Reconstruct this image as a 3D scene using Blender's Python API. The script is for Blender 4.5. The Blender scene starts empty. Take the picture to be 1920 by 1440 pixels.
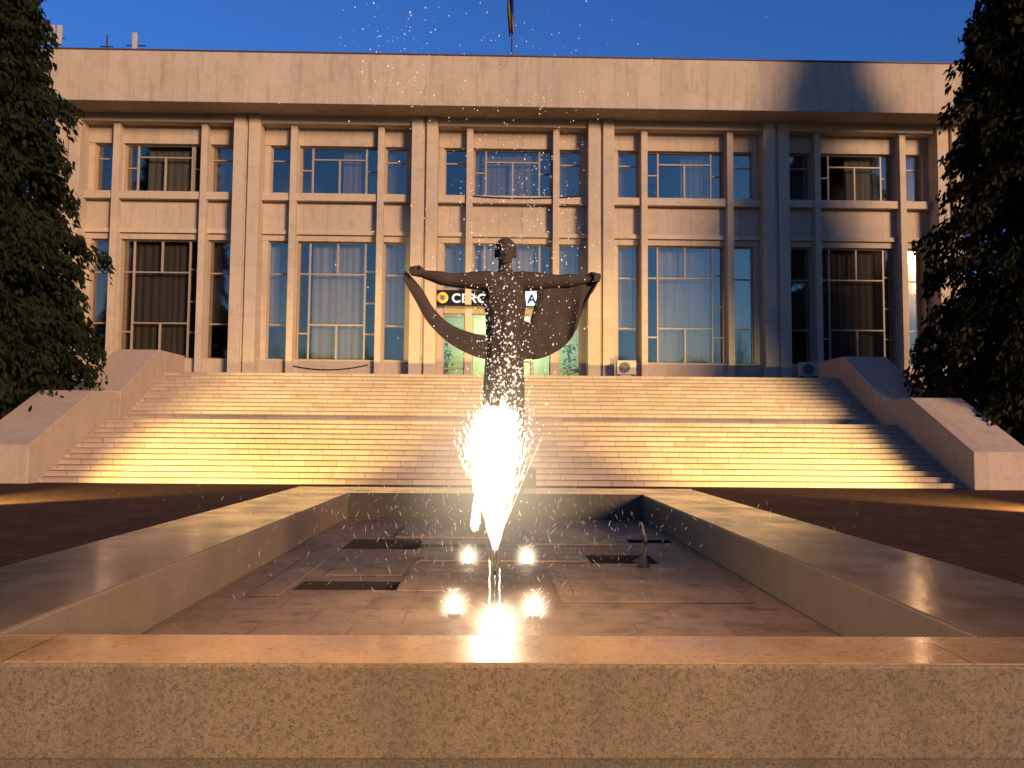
import bpy, bmesh, math, random
import numpy as np
from mathutils import Vector, Matrix, Euler, noise
random.seed(7); np.random.seed(7)
S = bpy.context.scene
COL = S.collection
F = 1500.0
PITCH = math.atan(93/F); YAW = math.atan(29/F); ROLL = 0.008
CAM = Vector((0,0,1.5))
RM = Matrix.Rotation(-YAW,3,'Z') @ Matrix.Rotation(math.pi/2+PITCH,3,'X') @ Matrix.Rotation(ROLL,3,'Z')
def at(px,py,Y):
    d = RM @ Vector(((px-960)/F,(720-py)/F,-1)); t = Y/d.y
    return CAM + d*t
def zat(py,Y,px=945): return at(px,py,Y).z
# ------------------------------------------------------------ helpers
class MB:
    def __init__(s): s.v=[]; s.f=[]
    def add(s,vs,fs):
        n=len(s.v); s.v+= [tuple(v) for v in vs]; s.f+=[tuple(i+n for i in f) for f in fs]; return s
    def box(s,x0,x1,y0,y1,z0,z1):
        return s.add([(x0,y0,z0),(x1,y0,z0),(x1,y1,z0),(x0,y1,z0),(x0,y0,z1),(x1,y0,z1),(x1,y1,z1),(x0,y1,z1)],
          [(0,3,2,1),(4,5,6,7),(0,1,5,4),(1,2,6,5),(2,3,7,6),(3,0,4,7)])
    def prism_yz(s,prof,x0,x1):
        n=len(prof); vs=[(x0,y,z) for y,z in prof]+[(x1,y,z) for y,z in prof]
        fs=[tuple(range(n))[::-1],tuple(range(n,2*n))]+[(i,(i+1)%n,n+(i+1)%n,n+i) for i in range(n)]
        return s.add(vs,fs)
    def tube(s,pts,rs,n=8,cap=True):
        pts=[Vector(p) for p in pts]
        if not hasattr(rs,'__len__'): rs=[rs]*len(pts)
        rings=[]
        for i,p in enumerate(pts):
            t=(pts[min(i+1,len(pts)-1)]-pts[max(i-1,0)])
            t = t.normalized() if t.length>1e-9 else Vector((0,0,1))
            u=t.cross(Vector((0,0,1)))
            if u.length<.05: u=t.cross(Vector((1,0,0)))
            u.normalize(); w=t.cross(u).normalized()
            rings.append([p+(u*math.cos(a)+w*math.sin(a))*rs[i] for a in [2*math.pi*k/n for k in range(n)]])
        vs=[q for r in rings for q in r]; fs=[]
        for i in range(len(pts)-1):
            for k in range(n):
                a=i*n+k; b=i*n+(k+1)%n; fs.append((a,b,b+n,a+n))
        if cap: fs.append(tuple(range(n))[::-1]); fs.append(tuple(range((len(pts)-1)*n,len(pts)*n)))
        return s.add(vs,fs)
    def ell(s,c,r,nu=16,nv=10):
        vs=[];fs=[]
        for j in range(1,nv):
            ph=math.pi*j/nv
            for i in range(nu):
                th=2*math.pi*i/nu
                vs.append((c[0]+r[0]*math.sin(ph)*math.cos(th),c[1]+r[1]*math.sin(ph)*math.sin(th),c[2]+r[2]*math.cos(ph)))
        for j in range(nv-2):
            for i in range(nu):
                a=j*nu+i;b=j*nu+(i+1)%nu; fs.append((a,a+nu,b+nu,b))
        t=len(vs); vs.append((c[0],c[1],c[2]+r[2])); vs.append((c[0],c[1],c[2]-r[2]))
        for i in range(nu):
            fs.append((t,i,(i+1)%nu)); fs.append((t+1,(nv-2)*nu+(i+1)%nu,(nv-2)*nu+i))
        return s.add(vs,fs)
    def build(s,name,mat,parent=None,bevel=0,smooth=False,solid=0):
        off = Vector(parent_world(parent)) if parent else Vector((0,0,0))
        me=bpy.data.meshes.new(name); me.from_pydata([(v[0]-off.x,v[1]-off.y,v[2]-off.z) for v in s.v],[],s.f)
        me.materials.append(mat); me.update()
        bm=bmesh.new(); bm.from_mesh(me); bmesh.ops.recalc_face_normals(bm,faces=bm.faces); bm.to_mesh(me); bm.free()
        if smooth:
            for p in me.polygons: p.use_smooth=True
        o=bpy.data.objects.new(name,me); COL.objects.link(o)
        if parent: o.parent=parent
        if solid:
            m=o.modifiers.new('s','SOLIDIFY'); m.thickness=solid; m.offset=0
        if bevel:
            m=o.modifiers.new('b','BEVEL'); m.width=bevel; m.segments=2; m.limit_method='ANGLE'
        return o
def parent_world(p):
    v=Vector((0,0,0))
    while p: v+=p.location; p=p.parent
    return v
def thing(name,label,cat,loc=(0,0,0),group=None):
    o=bpy.data.objects.new(name,None); COL.objects.link(o); o.location=loc
    o.empty_display_size=.2
    o['label']=label; o['category']=cat
    if group: o['group']=group
    return o
def tag(o,label,cat,group=None,kind=None):
    o['label']=label; o['category']=cat
    if group: o['group']=group
    if kind: o['kind']=kind
    return o
def struct(o): o['kind']='structure'; return o
def bake(o):
    dg=bpy.context.evaluated_depsgraph_get(); dg.update()
    me=bpy.data.meshes.new_from_object(o.evaluated_get(dg)); o.modifiers.clear(); o.data=me
    for p in me.polygons: p.use_smooth=True
    return o
# ------------------------------------------------------------ materials
class NT:
    def __init__(s,name):
        s.m=bpy.data.materials.new(name); s.m.use_nodes=True; s.t=s.m.node_tree; s.t.nodes.clear()
        s.out=s.n('ShaderNodeOutputMaterial')
    def n(s,t,**k):
        x=s.t.nodes.new(t)
        for a,b in k.items(): setattr(x,a,b)
        return x
    def l(s,a,b): s.t.links.new(a,b)
    def pos(s): 
        if not hasattr(s,'_p'): s._p=s.n('ShaderNodeNewGeometry').outputs['Position']
        return s._p
    def mapping(s,scale,src=None):
        m=s.n('ShaderNodeMapping'); m.inputs['Scale'].default_value=scale; s.l(src or s.pos(),m.inputs['Vector']); return m.outputs[0]
    def noise(s,scale,detail=4,rough=.55,vec=None,stretch=None):
        x=s.n('ShaderNodeTexNoise'); x.inputs['Scale'].default_value=scale; x.inputs['Detail'].default_value=detail; x.inputs['Roughness'].default_value=rough
        s.l(s.mapping(stretch) if stretch else (vec or s.pos()),x.inputs['Vector']); return x.outputs['Fac']
    def ramp(s,fac,stops):
        x=s.n('ShaderNodeValToRGB'); e=x.color_ramp.elements
        while len(e)<len(stops): e.new(.5)
        for i,(p,c) in enumerate(stops): e[i].position=p; e[i].color=(c if len(c)==4 else (*c,1)) if hasattr(c,'__len__') else (c,c,c,1)
        s.l(fac,x.inputs[0]); return x.outputs[0]
    def mix(s,a,b,fac,mode='MIX'):
        x=s.n('ShaderNodeMix',data_type='RGBA',blend_type=mode)
        for sock,v in ((x.inputs[0],fac),(x.inputs[6],a),(x.inputs[7],b)):
            if isinstance(v,bpy.types.NodeSocket): s.l(v,sock)
            elif hasattr(v,'__len__'): sock.default_value=(*v,1) if len(v)==3 else v
            else: sock.default_value=v
        return x.outputs[2]
    def math(s,op,a,b=None):
        x=s.n('ShaderNodeMath',operation=op)
        for i,v in enumerate((a,b)):
            if v is None: continue
            if isinstance(v,bpy.types.NodeSocket): s.l(v,x.inputs[i])
            else: x.inputs[i].default_value=v
        return x.outputs[0]
    def bsdf(s,color,rough=.7,metal=0,bump=None,bd=.01,bs=.5,spec=.4,coat=0):
        p=s.n('ShaderNodeBsdfPrincipled')
        for k,v in (('Base Color',color),('Roughness',rough),('Metallic',metal),('Specular IOR Level',spec),('Coat Weight',coat)):
            if isinstance(v,bpy.types.NodeSocket): s.l(v,p.inputs[k])
            elif hasattr(v,'__len__'): p.inputs[k].default_value=(*v,1)
            else: p.inputs[k].default_value=v
        p.inputs['Coat Roughness'].default_value=.13
        if bump is not None:
            b=s.n('ShaderNodeBump'); b.inputs['Distance'].default_value=bd; b.inputs['Strength'].default_value=bs
            s.l(bump,b.inputs['Height']); s.l(b.outputs[0],p.inputs['Normal'])
        s.l(p.outputs[0],s.out.inputs[0]); return p
    def xz(s,ax='x',ay='z',offz=0.0):
        sp=s.n('ShaderNodeSeparateXYZ'); s.l(s.pos(),sp.inputs[0]); c=s.n('ShaderNodeCombineXYZ')
        s.l(sp.outputs['xyz'.index(ax)],c.inputs[0])
        s.l(s.math('ADD',sp.outputs['xyz'.index(ay)],offz),c.inputs[1])
        return c.outputs[0]
    def brick(s,vec,w,h,mortar=.01,c1=(1,1,1),c2=(.8,.8,.8),cm=(.4,.4,.4),offset=.5):
        b=s.n('ShaderNodeTexBrick'); b.offset=offset
        b.inputs['Scale'].default_value=1; b.inputs['Brick Width'].default_value=w; b.inputs['Row Height'].default_value=h
        b.inputs['Mortar Size'].default_value=mortar; b.inputs['Mortar Smooth'].default_value=.2
        b.inputs['Color1'].default_value=(*c1,1); b.inputs['Color2'].default_value=(*c2,1); b.inputs['Mortar'].default_value=(*cm,1)
        s.l(vec,b.inputs['Vector']); return b
def mul(c,k): return tuple(x*k for x in c)
def stone(name,base,bw=1.1,bh=2.4,streak=.5,joint=.55,rough=.8,offset=0):
    t=NT(name)
    big=t.noise(.6,5,.6); fine=t.noise(14,4,.7); st=t.noise(1,5,.65,stretch=(3.6,3.6,.5)); 
    c=t.mix(mul(base,.82),mul(base,1.12),big)
    c=t.mix(c,(1,.93,.82),t.ramp(fine,[(.35,.0),(.7,.10)]))
    c=t.mix(c,mul(base,.5),t.ramp(st,[(.5,0),(.78,streak)]))
    c=t.mix(c,mul(base,.62),t.ramp(t.noise(2.3,6,.7),[(.5,0),(.72,.4)]))
    b=t.brick(t.xz(),bw,bh,.009,(1,1,1),(.88,.88,.88),(joint,)*3,offset)
    c=t.mix(c,b.outputs['Color'],1.0,'MULTIPLY')
    c=t.mix(c,mul(base,.35),t.ramp(t.noise(45,3,.7),[(.62,0),(.72,.5)]))
    t.bsdf(c,rough,0,t.noise(30,5,.7),.008,.5,.3)
    return t.m
M={}
M['stone']=stone('building_stone',(.49,.39,.29),1.1,2.4,.35)
M['fascia']=stone('fascia_stone',(.48,.39,.295),1.0,6.0,.65,.75)
M['post']=stone('post_stone',(.53,.425,.315),6,2.2,.25,.75)
t=NT('stair_stone'); base=(.48,.385,.30)
c=t.mix(mul(base,.74),mul(base,1.15),t.noise(1.3,5,.65))
b=t.brick(t.xz(offz=-.006),.95,.1585,.010,(1,1,1),(.80,.78,.76),(.48,.33,.22))
c=t.mix(c,b.outputs['Color'],1.0,'MULTIPLY')
c=t.mix(c,(.28,.13,.05),t.ramp(t.noise(2.6,6,.75),[(.52,0),(.70,.6)]))
c=t.mix(c,(.13,.08,.05),t.ramp(t.noise(9,4,.7,stretch=(1,1,3)),[(.57,0),(.73,.55)]))
t.bsdf(c,.7,0,t.noise(25,4,.7),.01,.5,.35); M['stair']=t.m
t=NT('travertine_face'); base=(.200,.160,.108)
c=t.mix(mul(base,.72),mul(base,1.25),t.noise(5,6,.75))
c=t.mix(c,mul(base,1.6),t.ramp(t.noise(90,3,.7),[(.5,0),(.66,.4)]))
c=t.mix(c,mul(base,.45),t.ramp(t.noise(52,5,.8),[(.49,0),(.59,.7)]))
c=t.mix(c,(.02,.014,.009),t.ramp(t.noise(100,4,.75),[(.575,0),(.62,.9)]))
c=t.mix(c,(.024,.017,.01),t.ramp(t.noise(28,6,.85),[(.62,0),(.65,.8)]))
c=t.mix(c,mul(base,.48),t.ramp(t.noise(1,4,.6,stretch=(2.2,2.2,.6)),[(.50,0),(.72,.6)]))
t.bsdf(c,.85,0,t.noise(75,5,.8),.007,.75,.2); M['rimface']=t.m
def wet(name,base,r0,r1,coat,joints=None,stain=.5):
    t=NT(name)
    c=t.mix(mul(base,.7),mul(base,1.2),t.noise(2.5,6,.65))
    c=t.mix(c,mul(base,.45),t.ramp(t.noise(30,5,.75),[(.52,0),(.66,stain)]))
    c=t.mix(c,mul(base,.5),t.ramp(t.noise(1.1,4,.6),[(.5,0),(.72,.5)]))
    if joints:
        b=t.brick(t.xz('x','y'),joints[0],joints[1],.006,(1,1,1),(.84,.84,.84),(.5,.45,.4),0); c=t.mix(c,b.outputs['Color'],1.0,'MULTIPLY')
    wetm=t.ramp(t.noise(1.6,5,.65),[(.38,1),(.60,.4)])
    r=t.ramp(t.noise(1.6,5,.65),[(.38,r0),(.60,r1)])
    t.bsdf(c,r,0,t.noise(50,4,.7),.002,.25,.6,t.math('MULTIPLY',wetm,coat)); return t.m
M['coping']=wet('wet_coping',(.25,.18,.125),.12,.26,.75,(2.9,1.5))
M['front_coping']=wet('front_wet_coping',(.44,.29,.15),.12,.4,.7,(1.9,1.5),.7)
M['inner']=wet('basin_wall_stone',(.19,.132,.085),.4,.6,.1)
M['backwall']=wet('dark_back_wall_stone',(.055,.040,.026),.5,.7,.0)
t=NT('basin_floor_stone'); base=(.27,.178,.113)
c=t.mix(mul(base,.5),mul(base,1.3),t.noise(1.6,6,.7))
b=t.brick(t.xz('x','y'),.62,.42,.007,(1,1,1),(.80,.78,.76),(.6,.55,.5))
c=t.mix(c,b.outputs['Color'],1.0,'MULTIPLY')
c=t.mix(c,(.075,.050,.032),t.ramp(t.noise(5,5,.7),[(.50,0),(.68,.7)]))
t.bsdf(c,t.ramp(t.noise(1.7,5,.65),[(.35,.30),(.65,.7)]),0,t.noise(24,5,.75),.014,.8,.32,.0); M['floor']=t.m
def simple(name,col,rough=.6,metal=0,var=.25,sc=6,bump=.004,spec=.4):
    t=NT(name); c=t.mix(mul(col,1-var),mul(col,1+var),t.noise(sc,5,.65)); t.bsdf(c,rough,metal,t.noise(sc*5,4,.7),bump,.4,spec); return t.m
M['dark']=simple('dark_hollow',(.016,.012,.009),.9)
M['bronze']=simple('dark_bronze',(.074,.055,.042),.8,.0,.45,5,.012,.15)
M['pedestal']=simple('dark_granite',(.085,.062,.045),.6,0,.4,8)
M['frame']=simple('window_metal',(.34,.27,.21),.5,.1,.15)
M['darkmetal']=simple('dark_metal',(.04,.035,.03),.5,.5)
M['steel']=simple('wet_steel',(.4,.38,.34),.25,.9)
M['nozzle']=simple('nozzle_metal',(.06,.05,.042),.5,.4)
M['acwhite']=simple('ac_casing',(.42,.38,.33),.5,0,.15)
M['room']=simple('dark_room',(.05,.045,.042),.9)
M['navy']=simple('sign_navy',(.006,.008,.022),.4,0,.1,6,.004,.2)
M['gold']=simple('crest_gold',(.75,.50,.07),.4)
M['crestred']=simple('crest_red',(.5,.03,.02),.4)
M['crestblue']=simple('crest_blue',(.04,.09,.3),.4)
M['capmetal']=simple('roof_cap_metal',(.09,.05,.045),.6,.2)
M['bark']=simple('bark',(.03,.02,.013),.9,0,.4,12,.03)
M['cable']=simple('black_cable',(.01,.01,.01),.6)
M['lobby']=simple('lobby_wall',(.5,.6,.40),.7)
M['plant']=simple('lobby_plant',(.04,.16,.04),.6)
def curtain(name,c1):
    t=NT(name); c=t.mix(mul(c1,.55),mul(c1,1.15),t.noise(1,4,.6,stretch=(3.2,3.2,.4)))
    d=t.n('ShaderNodeBsdfDiffuse'); t.l(c,d.inputs[0]); t.l(d.outputs[0],t.out.inputs[0]); return t.m
M['cur_pale']=curtain('pale_curtain',(.36,.345,.32)); M['cur_grey']=curtain('grey_curtain',(.21,.21,.20)); M['cur_maroon']=curtain('brown_curtain',(.13,.115,.105))
t=NT('window_glass')
g=t.n('ShaderNodeBsdfGlossy'); g.inputs['Roughness'].default_value=.05; g.inputs['Color'].default_value=(1,.82,.60,1)
bn=t.n('ShaderNodeBump'); bn.inputs['Distance'].default_value=.010; bn.inputs['Strength'].default_value=.3; t.l(t.noise(1.1,2,.5),bn.inputs['Height']); t.l(bn.outputs[0],g.inputs['Normal'])
tr=t.n('ShaderNodeBsdfTransparent'); tr.inputs[0].default_value=(.80,.80,.78,1)
m=t.n('ShaderNodeMixShader'); m.inputs[0].default_value=.32; t.l(tr.outputs[0],m.inputs[1]); t.l(g.outputs[0],m.inputs[2]); t.l(m.outputs[0],t.out.inputs[0]); M['glass']=t.m
def emis(name,col,s,diff=None):
    t=NT(name); e=t.n('ShaderNodeEmission'); e.inputs[0].default_value=(*col,1); e.inputs[1].default_value=s
    if diff:
        d=t.n('ShaderNodeBsdfDiffuse'); d.inputs[0].default_value=(*diff,1); 
        b2=t.n('ShaderNodeAddShader'); t.l(d.outputs[0],b2.inputs[0]); t.l(e.outputs[0],b2.inputs[1]); t.l(b2.outputs[0],t.out.inputs[0])
    else: t.l(e.outputs[0],t.out.inputs[0])
    return t.m
M['lens']=emis('lamp_lens',(1,.88,.62),30)
M['jet']=emis('glowing_water_jet',(1,.86,.60),1.9,(.5,.48,.44))  # emission in the three water materials stands in for lamplight on the spray
M['drop']=emis('glowing_droplets',(1,.84,.62),.75,(.5,.48,.45))
M['faint']=emis('faint_glowing_droplets',(1,.84,.62),.2,(.4,.38,.35))
M['letter']=emis('sign_letter',(.9,.9,1),.6,(.4,.4,.4))
M['letterbox']=emis('lit_letter_box',(.6,.85,1),2.2)
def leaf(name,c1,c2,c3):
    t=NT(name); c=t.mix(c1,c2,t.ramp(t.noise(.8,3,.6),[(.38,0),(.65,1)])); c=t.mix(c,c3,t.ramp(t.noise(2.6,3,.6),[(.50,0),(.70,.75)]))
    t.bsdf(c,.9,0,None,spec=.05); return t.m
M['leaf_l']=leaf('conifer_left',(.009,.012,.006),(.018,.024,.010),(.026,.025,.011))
M['leaf_r']=leaf('conifer_right_lit_tint',(.011,.012,.006),(.026,.024,.010),(.080,.042,.018))  # orange light on the right-hand foliage is put into the last leaf colour
t=NT('plaza_paving'); base=(.095,.045,.028)
c=t.mix(mul(base,.6),mul(base,1.4),t.noise(.8,6,.65)); b=t.brick(t.xz('x','y'),.4,.4,.02,(1,1,1),(.8,.8,.8),(.6,.6,.6)); c=t.mix(c,b.outputs['Color'],1.0,'MULTIPLY')
t.bsdf(c,.95,0,t.noise(22,4,.7),.012,.8,.05); M['plaza']=t.m
M['ground']=simple('dark_earth',(.05,.034,.022),.95,0,.4,.7,.02)

# ------------------------------------------------------------ setting
struct(MB().add([(-400,-400,0),(400,-400,0),(400,400,0),(-400,400,0)],[(0,1,2,3)]).build('ground',M['ground']))
struct(MB().add([(-14.9,-12,.004),(15.5,-12,.004),(15.5,23.3,.004),(-14.9,23.3,.004)],[(0,1,2,3)]).build('plaza_pavement',M['plaza']))

# ------------------------------------------------------------ basin
CZ=.6; FZ=.23; XI=2.19; XO=3.23; Y0=3.18; Y1=3.61; Y2=12.0; Y3=13.3; RB=.235
bas=thing('fountain_basin','long rectangular travertine fountain basin with wide wet rim in the foreground','fountain basin',(0,8.2,0))
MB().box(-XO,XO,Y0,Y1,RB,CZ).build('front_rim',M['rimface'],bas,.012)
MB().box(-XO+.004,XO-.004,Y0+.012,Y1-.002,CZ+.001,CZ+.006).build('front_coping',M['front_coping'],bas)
for sx in (-1,1):
    a,b_=sorted((sx*XI,sx*XO))
    MB().box(a,b_,Y1+.003,Y2-.003,RB,CZ).build('side_rim',M['inner'],bas,.012)
    MB().box(a+.01,b_-.01,Y1+.004,Y2-.006,CZ+.001,CZ+.005).build('side_coping',M['coping'],bas)
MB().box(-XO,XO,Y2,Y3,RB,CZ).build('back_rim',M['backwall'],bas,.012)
MB().box(-XO+.01,XO-.01,Y2+.012,Y3-.01,CZ+.001,CZ+.005).build('back_coping',M['coping'],bas)
pl=MB(); pl.box(-XO+.07,XO-.07,Y0+.05,Y1+.1,0,RB-.002); pl.box(-XO+.07,-XI-.003,Y1+.1,Y2,0,RB-.002); pl.box(XI+.003,XO-.07,Y1+.1,Y2,0,RB-.002); pl.box(-XO+.07,XO-.07,Y2+.003,Y3-.07,0,RB-.002)
pl.build('plinth',M['rimface'],bas)
holes=[(-1.63,-.80,6.57,6.95),(-1.68,-.85,8.85,9.67),(-.85,-.10,8.95,9.25),(.95,1.62,7.95,8.5),(1.58,2.1,9.45,9.75)]
xs=sorted({-XI+.002,XI-.002,*[h[0] for h in holes],*[h[1] for h in holes]}); ys=sorted({Y1-.05,Y2-.002,*[h[2] for h in holes],*[h[3] for h in holes]})
fl=MB()
def inh(x,y): return any(h[0]<x<h[1] and h[2]<y<h[3] for h in holes)
for i in range(len(xs)-1):
    for j in range(len(ys)-1):
        if not inh((xs[i]+xs[i+1])/2,(ys[j]+ys[j+1])/2):
            fl.add([(xs[i],ys[j],FZ),(xs[i+1],ys[j],FZ),(xs[i+1],ys[j+1],FZ),(xs[i],ys[j+1],FZ)],[(0,1,2,3)])
fl.build('basin_floor',M['floor'],bas)
for (a,b_,c_,d) in holes:
    z=FZ-.2; dk=MB(); dk.add([(a,c_,FZ),(b_,c_,FZ),(b_,d,FZ),(a,d,FZ),(a,c_,z),(b_,c_,z),(b_,d,z),(a,d,z)],[(0,1,5,4),(1,2,6,5),(2,3,7,6),(3,0,4,7),(4,5,6,7)])
    dk.build('floor_hollow',M['dark'],bas)
for (a,b_,c_,d,h) in [(.5,1.95,6.1,7.0,.016),(-.75,.9,8.0,8.9,.02),(-1.2,-.1,9.75,10.9,.025),(.4,1.4,9.2,10.6,.025),(-1.9,-1.66,6.3,8.6,.016),(-.78,-.40,6.5,7.6,.014),(-1.5,-.82,7.2,8.1,.012)]:
    MB().box(a,b_,c_,d,FZ+.002,FZ+h).build('floor_slab',M['floor'],bas,.003)

# ------------------------------------------------------------ fountain fittings
LY=6.1
noz=thing('fountain_nozzle','steel fountain nozzle cluster on a thin pipe in the middle of the basin','fountain nozzle',(0,LY,FZ))
MB().tube([(0,LY,FZ+.003),(0,LY,FZ+.02)],.07,20).build('base_flange',M['steel'],noz)
MB().tube([(0,LY,FZ+.021),(0,LY,.47)],.014,12).build('pipe',M['steel'],noz,0,True)
MB().tube([(0,LY,.472),(0,LY,.49)],.046,18).build('collar',M['nozzle'],noz)
for k in range(4):
    a=k*1.571+.785; MB().tube([(.034*math.cos(a),LY+.034*math.sin(a),.491),(.034*math.cos(a),LY+.034*math.sin(a),.625)],.0165,10).build('nozzle_tube',M['nozzle'],noz)
ix,iy=1.44,7.8
idn=thing('idle_nozzle','slim dark upright nozzle standing idle at the right rear of the basin floor','fountain nozzle',(ix,iy,FZ))
MB().tube([(ix-.03,iy,FZ+.003),(ix-.02,iy,FZ+.02),(ix,iy,FZ+.09)],[.10,.085,.03],16).build('base_flange',M['nozzle'],idn)
MB().tube([(ix,iy,FZ+.088),(ix+.018,iy,FZ+.17),(ix+.014,iy,FZ+.25),(ix-.004,iy,FZ+.30)],[.024,.022,.024,.034],12).build('pipe',M['nozzle'],idn)
MB().tube([(ix-.005,iy,FZ+.302),(ix-.02,iy,FZ+.42)],[.024,.009],10).build('nozzle_tip',M['nozzle'],idn)
lamps=[(857,1137,'round lit basin lamp front left of the nozzle'),(1003,1140,'round lit basin lamp front right of the nozzle'),(937,1172,'round lit basin lamp nearest the front rim'),(882,1047,'small lit basin lamp behind and left of the nozzle'),(990,1047,'small lit basin lamp behind and right of the nozzle')]
LP=[]
def mist_glow_mat(name,k,pw,col=(1,.80,.52)):
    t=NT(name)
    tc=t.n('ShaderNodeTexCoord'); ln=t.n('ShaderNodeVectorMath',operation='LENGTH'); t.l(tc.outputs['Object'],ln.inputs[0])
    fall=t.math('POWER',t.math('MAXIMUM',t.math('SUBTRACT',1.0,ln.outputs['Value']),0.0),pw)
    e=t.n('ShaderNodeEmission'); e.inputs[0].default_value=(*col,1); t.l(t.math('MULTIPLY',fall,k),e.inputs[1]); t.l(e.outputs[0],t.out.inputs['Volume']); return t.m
M['mist']=mist_glow_mat('emissive_mist',1.5,2.2); M['mist_glare']=mist_glow_mat('emissive_splash_glare',34,3.4,(1,.84,.58))  # glow painted as emission fading outward from each volume's centre
for i,(px,py,lb) in enumerate(lamps):
    Y=(1.5-FZ-.05)*F/(py-813); X=(px-931)/F*Y; LP.append((X,Y))
    L=thing('basin_lamp',lb,'lamp',(X,Y,FZ+.002),'lit lamps on the basin floor')
    MB().tube([(X,Y,FZ+.003),(X,Y,FZ+.03)],[.045,.048],18).build('housing',M['steel'],L)
    MB().ell((X,Y,FZ+.031),(.034,.034,.013),16,8).build('lens',M['lens'],L,0,True)
    ld=bpy.data.lights.new('basin_lamp_light','SPOT'); ld.energy=30; ld.color=(1,.84,.58); ld.spot_size=math.radians(75); ld.spot_blend=.6; ld.shadow_soft_size=.03
    lo=bpy.data.objects.new('basin_lamp_light',ld); COL.objects.link(lo); lo.location=(X,Y,FZ+.09)
    d=Vector((0,LY,1.8))-lo.location; lo.rotation_euler=d.to_track_quat('-Z','Y').to_euler()
    ms=MB().ell((0,0,0),(1,1,1),16,10).build('splash_glare_mist',M['mist_glare'],None,0,True); ms.location=(X,Y,FZ+.08); ms.scale=(.19,.19,.20) if i!=2 else (.30,.24,.28)  # added emissive volume imitating lamp glare over the splash
    tag(ms,'small emissive haze imitating glare in the splash over the '+lb.replace('round lit ','').replace('small lit ',''),'water mist',None,'stuff')
def octa(mb,p,d,L,r):
    d=Vector(d).normalized(); u=d.cross(Vector((1,.3,.1))).normalized(); w=d.cross(u)
    p=Vector(p); mb.add([p+d*L,p+u*r,p+w*r,p-u*r,p-w*r,p-d*L],[(0,1,2),(0,2,3),(0,3,4),(0,4,1),(5,2,1),(5,3,2),(5,4,3),(5,1,4)])
R=random
wj=thing('water_jet','brilliant white self-glowing water jet fanning upward from the nozzle','water jet',(0,LY,.63))
core=MB(); n=56; rings=60; vs=[];fs=[]
def jr(s): return (.018+.155*s**1.12)*(1 if s<.86 else 1-((s-.86)/.14)**2*.35)
for j in range(rings):
    s=j/(rings-1); z=.628+s*.92
    for i in range(n):
        a=2*math.pi*i/n; ca,sa=math.cos(a),math.sin(a)
        nn=noise.noise(Vector((ca*2.5,sa*2.5,z*3)))+.7*noise.noise(Vector((ca*7,sa*7,z*3)))
        sp=max(0,noise.noise(Vector((ca*9,sa*9,3.1))))*1.2+.3*noise.noise(Vector((ca*20,sa*20,9)))
        k=1+.42*nn+.25*sp*s
        vs.append((jr(s)*k*ca-.01*s,LY+jr(s)*k*sa,z+(.10*nn+.30*sp*s**4)*s))
for j in range(rings-1):
    for i in range(n): fs.append((j*n+i,j*n+(i+1)%n,(j+1)*n+(i+1)%n,(j+1)*n+i))
vs.append((-.01,LY,1.60)); fs+=[((rings-1)*n+i,(rings-1)*n+(i+1)%n,len(vs)-1) for i in range(n)]
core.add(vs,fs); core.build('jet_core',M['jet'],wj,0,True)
st=MB()
for k in range(11000):
    s=R.random()**.6; a=R.random()*6.283; q=min(1.5,abs(R.gauss(0,.60)))
    r=(.016+.195*s**1.12)*q; z=.63+s*1.07+R.gauss(0,.045)*s-.10*q*q*s
    if z<.64 or r<.6*jr(s): continue
    d=(math.cos(a)*.2*q,math.sin(a)*.2*q,1); L=R.uniform(.014,.065)*(1.1-s*.6); 
    octa(st,(r*math.cos(a)-.01*s,LY+r*math.sin(a),z),d,L,R.uniform(.0012,.0032)+(.007*R.random()**3 if s>.7 else 0))
for k in range(26):
    a=R.random()*6.283; v=R.uniform(.18,.38); top=R.uniform(.45,.98)
    for i in range(int(34*top)):
        if R.random()<.25: continue
        s=i/34+R.uniform(-.01,.01); r=.015+v*s; z=.65+1.0*s-.10*s*s
        octa(st,(r*math.cos(a),LY+r*math.sin(a),z),(v*math.cos(a),v*math.sin(a),1.0-.2*s),R.uniform(.02,.045),R.uniform(.0008,.0015))
for k in range(520):
    s=R.random(); octa(st,(-.125-.03*s+R.gauss(0,.006+.010*s),LY-.02+R.gauss(0,.01),1.25-.47*s),(-.06,0,-1),R.uniform(.01,.04),R.uniform(.001,.003))
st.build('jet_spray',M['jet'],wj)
dr=MB(); ft=MB()
def drops(mb,n,pxc,pxs,pyc,pys,r0,r1,Lk=1.0,dy=.35):
    for k in range(n):
        p=at(R.gauss(pxc,pxs),R.gauss(pyc,pys),LY+R.gauss(0,dy))
        if p.z<FZ+.05: continue
        r=r0+(r1-r0)*R.random()**2.2; octa(mb,p,(R.gauss(0,.5),R.gauss(0,.3),1),r*R.uniform(1,1.9)*Lk,r)
drops(dr,320,958,17,715,45,.0018,.012); drops(dr,240,930,25,640,70,.0016,.008); drops(dr,400,960,55,600,90,.0014,.007)
drops(dr,560,945,115,400,160,.0012,.0054); drops(dr,170,750,55,95,75,.0014,.006); drops(dr,160,1020,60,320,120,.0012,.005); drops(dr,110,960,150,110,70,.0012,.0048)
drops(dr,420,940,38,790,36,.002,.011); drops(dr,180,1030,50,450,120,.0012,.005)
drops(ft,240,930,110,880,90,.0008,.002,5); drops(ft,600,930,190,1010,70,.0005,.0014,16,.9); drops(ft,340,930,330,960,60,.0005,.0012,14,1.2)
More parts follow.
